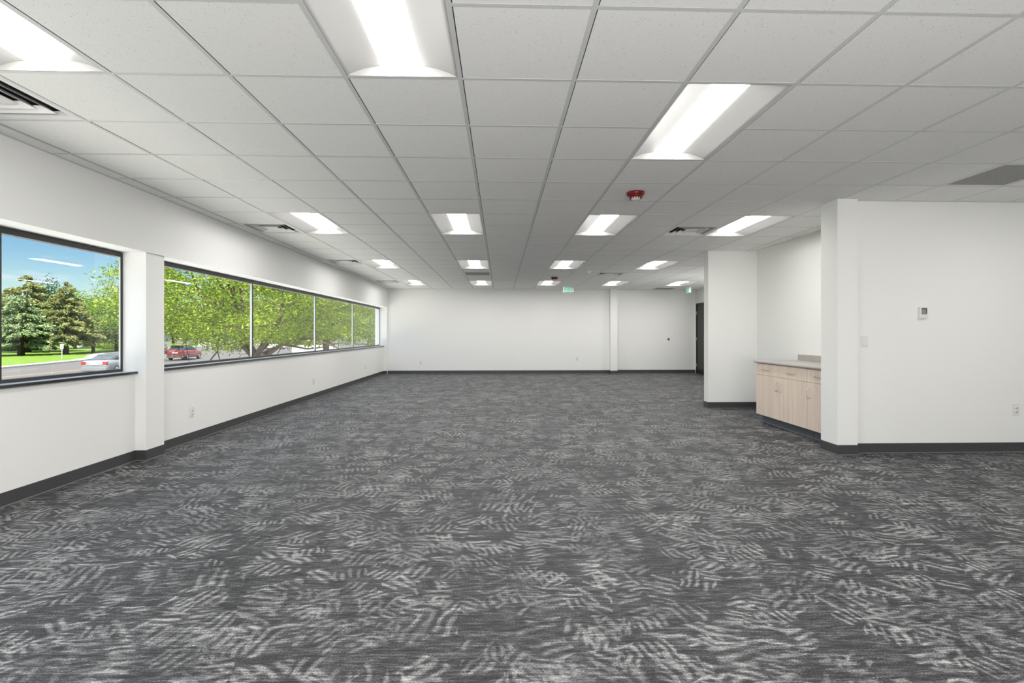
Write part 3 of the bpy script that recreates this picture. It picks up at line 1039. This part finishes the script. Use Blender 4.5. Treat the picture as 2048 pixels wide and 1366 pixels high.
# ---- leaves -----------------------------------------------------------------
def leaf_object(name, centres, outward, size, aspect, mat, parent, rng, droop=0.0, jitter=1.0):
    """one small folded quad per leaf spray"""
    n = len(centres)
    a = rng.normal(size=(n, 3)) * jitter + outward
    a[:, 2] -= droop
    a /= np.linalg.norm(a, axis=1)[:, None] + 1e-9
    r = rng.normal(size=(n, 3)) + np.array([0, 0, 0.0])
    b = np.cross(a, r)
    b /= np.linalg.norm(b, axis=1)[:, None] + 1e-9
    s = size * rng.uniform(0.6, 1.35, size=(n, 1))
    A, B = a * s * 0.5, b * s * 0.5 * aspect
    v = np.stack([centres - A, centres + B, centres + A, centres - B], axis=1).reshape(-1, 3)
    me = bpy.data.meshes.new(name)
    me.vertices.add(4 * n)
    me.vertices.foreach_set('co', v.astype(np.float32).ravel())
    me.loops.add(4 * n)
    me.loops.foreach_set('vertex_index', np.arange(4 * n, dtype=np.int32))
    me.polygons.add(n)
    me.polygons.foreach_set('loop_start', np.arange(n, dtype=np.int32) * 4)
    me.update(calc_edges=True)
    me.materials.append(mat)
    o = bpy.data.objects.new(name, me)
    COL.objects.link(o)
    o.parent = parent
    return o

def branch_mesh(mb, rng, p, d, length, rad, depth, tips, droop=0.0, spread=0.7, kids=3):
    pts, rr = [p.copy()], [rad]
    cur = p.copy()
    dd = d.normalized()
    n = 4
    for k in range(n):
        dd = (dd + Vector(rng.normal(size=3)) * 0.16 + Vector((0, 0, -droop))).normalized()
        cur = cur + dd * (length / n)
        pts.append(cur.copy())
        rr.append(rad * (1 - 0.62 * (k + 1) / n))
    mb.tube(pts, rr, 6 if depth > 1 else 5, caps=False)
    if depth <= 0:
        tips.append((pts[2].copy(), dd.copy()))
        tips.append((cur, dd))
        return
    for k in range(kids):
        q = pts[2 + k % 3]
        nd = (dd + Vector(rng.normal(size=3)) * spread).normalized()
        branch_mesh(mb, rng, q, nd, length * 0.66, rad * 0.45, depth - 1, tips, droop, spread, kids)

def broad_tree(name, label, px, depth, top_py, halfw, trunk_r, fork, n_leaf, leaf, mat, seed, low=0.0, group=None, flat=0.45, cl=0.55, off=(0, 0)):
    """deciduous tree: trunk, forked boughs and a crown of leaf sprays around the bough tips"""
    rng = np.random.default_rng(seed)
    base = out(bear(px), depth)
    top = height_at(top_py, depth) - ZG
    t = thing(name, label, 'tree', base, 0, group)
    mb = MB()
    fk = Vector((0.1, 0, fork))
    mb.tube([Vector((0, 0, -0.1)), Vector((0.02, 0, 0.25)), Vector((0.05, 0.03, fork * 0.6)), fk], [trunk_r * 1.35, trunk_r * 1.05, trunk_r * 0.9, trunk_r * 0.85], 10)
    tips = []
    nb = 8
    for k in range(nb):
        an = 2 * PI * (k + rng.uniform(-0.3, 0.3)) / nb
        el = rng.uniform(0.25, 1.2)
        d = Vector((math.cos(an) * math.cos(el), math.sin(an) * math.cos(el), math.sin(el)))
        L = halfw * 0.45 * math.cos(el) + (top - fork) * 0.55 * math.sin(el)
        branch_mesh(mb, rng, fk + Vector((0, 0, -0.2 * fork * rng.uniform(0, 1))), d, L, trunk_r * 0.42, 2, tips, 0.02, 0.62, 3)
    mb.build('trunk', M_TRUNK, t)
    # crown points: spray clusters kept inside an ellipsoid shell
    cz = (top + low) / 2
    hz = (top - low) / 2
    C_ = [np.array(p) for p, d in tips]
    want = max(60, int(n_leaf / 260))
    while len(C_) < want + len(tips):
        q = rng.normal(size=3)
        q /= np.linalg.norm(q)
        q *= rng.uniform(0.45, 1.0) ** 0.5
        C_.append(np.array([q[0] * halfw, q[1] * halfw, cz + q[2] * hz]))
    C_ = np.array(C_)
    rel = (C_ - np.array([0, 0, cz])) / np.array([halfw, halfw, hz])
    rr_ = np.linalg.norm(rel, axis=1)
    k_ = np.where(rr_ > 1.0, 1.0 / rr_, 1.0)
    C_ = np.array([0, 0, cz]) + rel * k_[:, None] * np.array([halfw, halfw, hz])
    idx = rng.integers(0, len(C_), n_leaf)
    sp = rng.normal(size=(n_leaf, 3)) * np.array([cl, cl, cl * flat])
    pts = C_[idx] + sp
    pts[:, 2] -= 0.25 * (sp[:, 0] ** 2 + sp[:, 1] ** 2)
    keep = pts[:, 2] > low * 0.85
    pts = pts[keep]
    ow = sp[keep] * 1.2 / max(cl, 0.1)
    leaf_object('foliage', pts, ow, leaf, 0.42, mat, t, rng, droop=0.25)
    return t

def conifer(name, label, px, depth, top_py, halfw, low, n_leaf, leaf, mat, seed, power=0.8, group=None):
    """spruce: trunk and whorls of drooping boughs"""
    rng = np.random.default_rng(seed)
    base = out(bear(px), depth)
    top = height_at(top_py, depth) - ZG
    t = thing(name, label, 'tree', base, 0, group)
    MB().tube([(0, 0, -0.1), (0, 0, 0.5), (0, 0, top * 0.97)], [halfw * 0.085, halfw * 0.07, 0.02], 9).build('trunk', M_TRUNK, t)
    nb = int(110)
    hs = low + (top - low) * rng.uniform(0, 1, nb) ** 1.25
    an = rng.uniform(0, 2 * PI, nb)
    tt = (hs - low) / (top - low)
    L = halfw * (1 - tt) ** power * rng.uniform(0.82, 1.08, nb) + 0.15
    L *= np.clip(0.6 + tt * 4, 0, 1)
    wgt = (L + 0.4) ** 1.3
    wgt /= wgt.sum()
    bi = rng.choice(nb, n_leaf, p=wgt)
    u = rng.uniform(0.12, 1, n_leaf) ** 0.6
    r = u * L[bi]
    z = hs[bi] + 0.10 * r - 0.30 * u * u * L[bi] * 0.7
    side = rng.normal(size=n_leaf) * 0.17 * (L[bi] * 0.5 + 0.5) * (1.15 - u)
    ca, sa = np.cos(an[bi]), np.sin(an[bi])
    pts = np.stack([r * ca - side * sa, r * sa + side * ca, z + rng.normal(size=n_leaf) * 0.10], axis=1)
    ow = np.stack([ca, sa, np.full(n_leaf, -0.2)], axis=1) * 1.3
    leaf_object('foliage', pts, ow, leaf, 0.38, mat, t, rng, jitter=0.6)
    return t

# big locusts close to the long window
broad_tree('locust_tree', 'bright green locust tree with a forked trunk at the nearest pane of the long window', 505, 20.5, 440, 4.7, 0.25, 2.2, 100000, 0.105, M_LOCUST, 3, low=2.45, flat=0.32, cl=0.34)
broad_tree('locust_tree', 'green locust tree filling the far panes of the long window', 650, 32.0, 500, 6.2, 0.22, 2.8, 60000, 0.16, M_LOCUST, 8, low=2.5, flat=0.35, cl=0.42)
broad_tree('locust_tree', 'locust tree at the far corner of the long window, nearest the far wall', 738, 53.0, 540, 6.2, 0.22, 2.4, 35000, 0.2, M_LOCUST, 21, low=1.8, flat=0.4, cl=0.45)
broad_tree('locust_tree', 'light green feathery locust tree at the right edge of the nearest window', 268, 50.0, 535, 2.9, 0.18, 3.6, 11000, 0.17, M_DECID, 14, low=3.2, flat=0.35, cl=0.45)
# across the road
conifer('spruce_tree', 'broad grey-green spruce in front on the lawn, trunk low in the nearest window', 42, 66, 594, 5.2, 1.15, 36000, 0.40, M_SPRUCE, 5, 0.7)
conifer('spruce_tree', 'olive-tinged spruce rising behind the broad grey-green spruce', 54, 78, 552, 7.2, 1.8, 30000, 0.46, M_OLIVE, 6, 0.72)
broad_tree('broadleaf_tree', 'dark green narrow tree with sparse top, tallest against the sky', 93, 90, 551, 2.3, 0.25, 4.0, 12000, 0.34, M_DARKGREEN, 31, low=3.0, flat=0.9, cl=0.7)
conifer('spruce_tree', 'olive spruce left of the pale broadleaf, behind the sign post', 132, 70, 566, 4.6, 1.6, 28000, 0.42, M_OLIVE, 9, 0.7)
broad_tree('broadleaf_tree', 'pale green broadleaf behind the silver sedan, bare light trunk on the lawn', 186, 76, 592, 3.0, 0.22, 2.2, 16000, 0.30, M_DECID, 33, low=2.2, flat=0.6, cl=0.6)
broad_tree('broadleaf_tree', 'dense green broadleaf at the right edge of the nearest window', 232, 84, 596, 4.2, 0.25, 2.4, 16000, 0.34, M_DECID, 35, low=1.4, flat=0.7, cl=0.7)
broad_tree('broadleaf_tree', 'light green crown between the olive spruce and pale broadleaf', 150, 96, 580, 4.0, 0.25, 3.0, 12000, 0.36, M_DECID, 37, low=2.4, flat=0.7, cl=0.7)
broad_tree('broadleaf_tree', 'small pale tree at the left edge of the nearest window', 2, 92, 585, 3.4, 0.2, 3.0, 9000, 0.36, M_DECID, 39, low=2.0, flat=0.7, cl=0.6)
bgt = [(-40, 138, 596), (38, 146, 602), (114, 138, 600), (192, 146, 603), (270, 138, 596), (346, 146, 580), (424, 138, 592), (502, 146, 598), (580, 138, 594), (658, 146, 594), (736, 138, 594)]
BL = ['leftmost of the row', 'second from the left', 'third from the left', 'fourth from the left', 'fifth from the left', 'middle of the row', 'fifth from the right', 'fourth from the right', 'third from the right', 'second from the right', 'rightmost of the row']
for k, (px, dp, ty) in enumerate(bgt):
    broad_tree('background_tree', 'distant tree behind the road and lawn, %s' % BL[k], px, dp, ty, 5.0, 0.3, 3.0, 6500, 0.6, M_DARKGREEN if k % 2 else M_DECID, 60 + k, low=0.8, group='distant tree line', flat=0.8, cl=0.9)
def shrub(px, depth, w, h, n, label, mat, seed):
    rng = np.random.default_rng(seed)
    base = out(bear(px), depth, ZG + 0.08)
    t = thing('shrub', label, 'shrub', base)
    q = rng.normal(size=(n, 3))
    q /= np.linalg.norm(q, axis=1)[:, None]
    q *= rng.uniform(0.5, 1, size=(n, 1)) ** 0.4
    pts = q * np.array([w, w * 0.6, h / 2]) + np.array([0, 0, h / 2])
    leaf_object('foliage', pts, q, 0.22, 0.5, mat, t, rng)
    mb = MB()
    for k in range(5):
        mb.tube([(0, 0, -0.05), (w * 0.3 * math.cos(k * 1.3), w * 0.2 * math.sin(k * 1.3), h * 0.7)], [0.03, 0.012], 5)
    mb.build('stem', M_TRUNK, t)
shrub(12, 82, 3.2, 1.6, 5000, 'clipped dark green shrub behind the broad spruce, at left', M_DARKGREEN, 71)
shrub(68, 86, 3.0, 1.2, 4000, 'low dark hedge shrub right of the broad spruce trunk', M_DARKGREEN, 72)
shrub(222, 92, 3.0, 1.7, 4500, 'yellow-green shrub at the right edge of the nearest window', M_LOCUST, 73)

# sign post on the verge
b = out(bear(124), 56.5)
t = thing('sign_post', 'thin pale sign post on the grass verge by the road', 'sign post', b, 0.3)
MB().box(-0.035, 0.035, -0.03, 0.03, -0.1, 1.75).build('post', M_STUCCO, t)
MB().bbox(-0.16, 0.16, -0.045, -0.030, 1.25, 1.78, 0.004).build('sign_plate', M_STUCCO, t)

# pale low building behind the trees
def building(px0, px1, depth, z1, roofh, label, seed):
    a, b_ = out(bear(px0), depth), out(bear(px1), depth)
    L = (b_ - a).length
    c = (a + b_) / 2
    t = thing('building', label, 'building', c, math.atan2(b_.y - a.y, b_.x - a.x))
    MB().box(-L / 2, L / 2, 0, 12, 0, z1).build('wall', M_STUCCO, t)
    MB().extrude([(-0.6, z1), (12.6, z1), (12.6, z1 + 0.25), (6.0, z1 + roofh), (-0.6, z1 + 0.25)], 0, -L / 2 - 0.4, L / 2 + 0.4).build('roof', M_ROOF, t)
    n = max(2, int(L / 4))
    for k in range(n):
        x = -L / 2 + (k + 0.5) * L / n
        w = MB().box(x - 0.7, x + 0.7, -0.05, 0.02, 1.0, 2.1).build('window', M_DARKGLASS, t)
building(150, 262, 104, 3.0, 1.2, 'white low building glimpsed between trunks in the nearest window', 1)
building(395, 545, 120, 3.0, 1.4, 'low building with grey roof far behind the locust tree', 2)

# ---- vehicles ---------------------------------------------------------------
def paint(name, c, metal=0.0):
    t = NT(name)
    b = t.bsdf(c, 0.28, metal, 0.6)
    b.inputs['Coat Weight'].default_value = 0.7
    return t.done(b)
M_SILVER = paint('silver_paint', (0.20, 0.205, 0.215, 1), 0.3)
M_REDCAR = paint('red_paint', (0.30, 0.02, 0.018, 1))
M_DARKCAR = paint('dark_blue_paint', (0.03, 0.05, 0.065, 1))
M_WHITECAR = paint('white_paint', (0.42, 0.415, 0.40, 1))
M_TYRE = simple('tyre_rubber', (0.02, 0.02, 0.02, 1), 0.9)
M_LAMP = simple('red_lamp', (0.28, 0.02, 0.014, 1), 0.2, 0, 0.5)
M_GREYPLASTIC = simple('grey_bumper_plastic', (0.16, 0.15, 0.15, 1), 0.6)
def loft(mb, stations, smooth=True):
    rings = []
    for x, hw, z0, z1, hwt in stations:
        # half width at the sill hw, at the top hwt
        zc = z0 + (z1 - z0) * 0.55
        pr_ = [(hw * 0.93, z0), (hw, z0 + (z1 - z0) * 0.15), (hw, zc), (hwt, z1 - (z1 - z0) * 0.06), (hwt * 0.90, z1)]
        ring = [(x, a, z) for a, z in pr_] + [(x, -a, z) for a, z in reversed(pr_)]
        rings.append(ring)
    n = len(rings[0])
    vs = [v for r in rings for v in r]
    fs = [(i * n + k, i * n + (k + 1) % n, (i + 1) * n + (k + 1) % n, (i + 1) * n + k) for i in range(len(rings) - 1) for k in range(n)]
    mb._add(vs, fs, smooth)
    mb._add(rings[0], [tuple(range(n))])
    mb._add(rings[-1], [tuple(range(n - 1, -1, -1))])
    return mb
def make_car(kind, label, cat, px, depth, heading, body):
    """local frame: x forward, rear bumper at x = 0"""
    t = thing(kind, label, cat, out(bear(px), depth, ZG - 0.02), heading)
    if kind == 'sedan':
        low = [(0.0, 0.78, 0.38, 0.72, 0.74), (0.05, 0.86, 0.28, 0.98, 0.80), (0.20, 0.90, 0.24, 1.04, 0.82), (0.85, 0.92, 0.20, 1.06, 0.84), (2.4, 0.92, 0.18, 0.98, 0.85), (3.4, 0.92, 0.20, 0.93, 0.83), (4.3, 0.88, 0.22, 0.80, 0.76), (4.75, 0.78, 0.30, 0.62, 0.66)]
        cab = [(0.62, 0.74, 1.00, 1.06, 0.70), (1.30, 0.76, 1.00, 1.40, 0.62), (1.9, 0.78, 0.98, 1.46, 0.62), (2.6, 0.78, 0.96, 1.44, 0.62), (3.0, 0.77, 0.94, 1.30, 0.64), (3.55, 0.74, 0.90, 0.95, 0.72)]
        roof = [(1.30, 0.60, 1.385, 1.42, 0.56), (1.9, 0.62, 1.44, 1.48, 0.57), (2.65, 0.61, 1.42, 1.455, 0.56)]
        lampz, lampw, platez, wr = 0.86, 0.30, 0.80, 0.33
        wheels = (0.98, 3.78)
    elif kind == 'van':
        low = [(0.0, 0.94, 0.35, 1.00, 0.94), (0.06, 0.98, 0.28, 1.9, 0.88), (0.5, 1.0, 0.25, 2.0, 0.88), (3.3, 1.0, 0.25, 2.0, 0.88), (3.9, 1.0, 0.25, 1.55, 0.9), (4.5, 0.97, 0.25, 1.12, 0.88), (5.1, 0.88, 0.32, 0.85, 0.8)]
        cab = [(3.28, 0.90, 1.20, 1.90, 0.80), (3.6, 0.92, 1.20, 1.74, 0.84), (4.0, 0.90, 1.15, 1.50, 0.86), (4.35, 0.88, 1.10, 1.20, 0.85)]
        roof = [(0.3, 0.80, 1.97, 2.01, 0.7), (3.2, 0.80, 1.97, 2.01, 0.7)]
        lampz, lampw, platez, wr = 1.1, 0.12, 0.75, 0.36
        wheels = (1.0, 4.15)
    else:
        low = [(0.0, 0.84, 0.42, 0.85, 0.82), (0.06, 0.90, 0.34, 1.12, 0.85), (0.25, 0.93, 0.30, 1.16, 0.86), (2.2, 0.94, 0.28, 1.12, 0.87), (3.3, 0.93, 0.28, 1.05, 0.86), (4.2, 0.90, 0.30, 0.95, 0.80), (4.6, 0.80, 0.38, 0.75, 0.72)]
        cab = [(0.16, 0.82, 1.10, 1.16, 0.80), (0.50, 0.82, 1.10, 1.60, 0.66), (1.2, 0.83, 1.10, 1.68, 0.66), (2.2, 0.83, 1.08, 1.66, 0.66), (2.7, 0.82, 1.05, 1.48, 0.68), (3.25, 0.80, 1.00, 1.08, 0.76)]
        roof = [(0.32, 0.66, 1.60, 1.66, 0.60), (1.2, 0.66, 1.66, 1.71, 0.60), (2.3, 0.65, 1.64, 1.69, 0.60)]
        lampz, lampw, platez, wr = 1.00, 0.24, 0.86, 0.37
        wheels = (0.85, 3.60)
    loft(MB(), low).build('body', body, t)
    loft(MB(), cab).build('window_glass', M_DARKGLASS, t)
    loft(MB(), roof).build('roof', body, t)
    rear = low[1][1]
    for s in (-1, 1):
        MB().bbox(-0.02, 0.10, min(s * (rear - lampw), s * rear), max(s * (rear - lampw), s * rear), lampz - 0.10, lampz + 0.09, 0.02).build('tail_lamp', M_LAMP, t)
    MB().bbox(-0.035, 0.0, -0.26, 0.26, platez - 0.075, platez + 0.085, 0.004).build('number_plate', M_PLASTIC, t)
    MB().bbox(-0.05, 0.12, -rear * 0.97, rear * 0.97, 0.30, 0.56, 0.03).build('bumper', body if kind == 'sedan' else M_GREYPLASTIC, t)
    for wx in wheels:
        for s in (-1, 1):
            y = s * 0.84
            w = MB().lathe([(0, -0.11), (wr * 0.72, -0.11), (wr * 0.94, -0.10), (wr, -0.06), (wr, 0.06), (wr * 0.94, 0.10), (wr * 0.72, 0.11), (0, 0.11)], (wx, y, wr), 24, 'y').build('wheel', M_TYRE, t)
            MB().lathe([(0, 0.0), (wr * 0.62, 0.0), (wr * 0.66, -0.02 * s), (wr * 0.66, -0.03 * s)], (wx, y + s * 0.118, wr), 16, 'y').build('rim', M_CHROME, w)
    return t
make_car('sedan', 'silver sedan on the road seen from behind through the nearest window', 'car', 188, 36.5, PI / 2 + 0.10, M_SILVER)
make_car('sport_utility_vehicle', 'red hatchback vehicle seen from behind at lower left of the long window', 'car', 350, 56, PI / 2 + 0.12, M_REDCAR)
make_car('sedan', 'dark blue car partly hidden by the pier, left of the red vehicle', 'car', 318, 74, PI / 2 + 0.5, M_DARKCAR)
make_car('van', 'white van parked broadside low behind the middle panes of the long window', 'van', 590, 44, 0.05, M_WHITECAR)
make_car('sedan', 'distant white car behind the second pane of the long window', 'car', 522, 96, 0.2, M_WHITECAR)
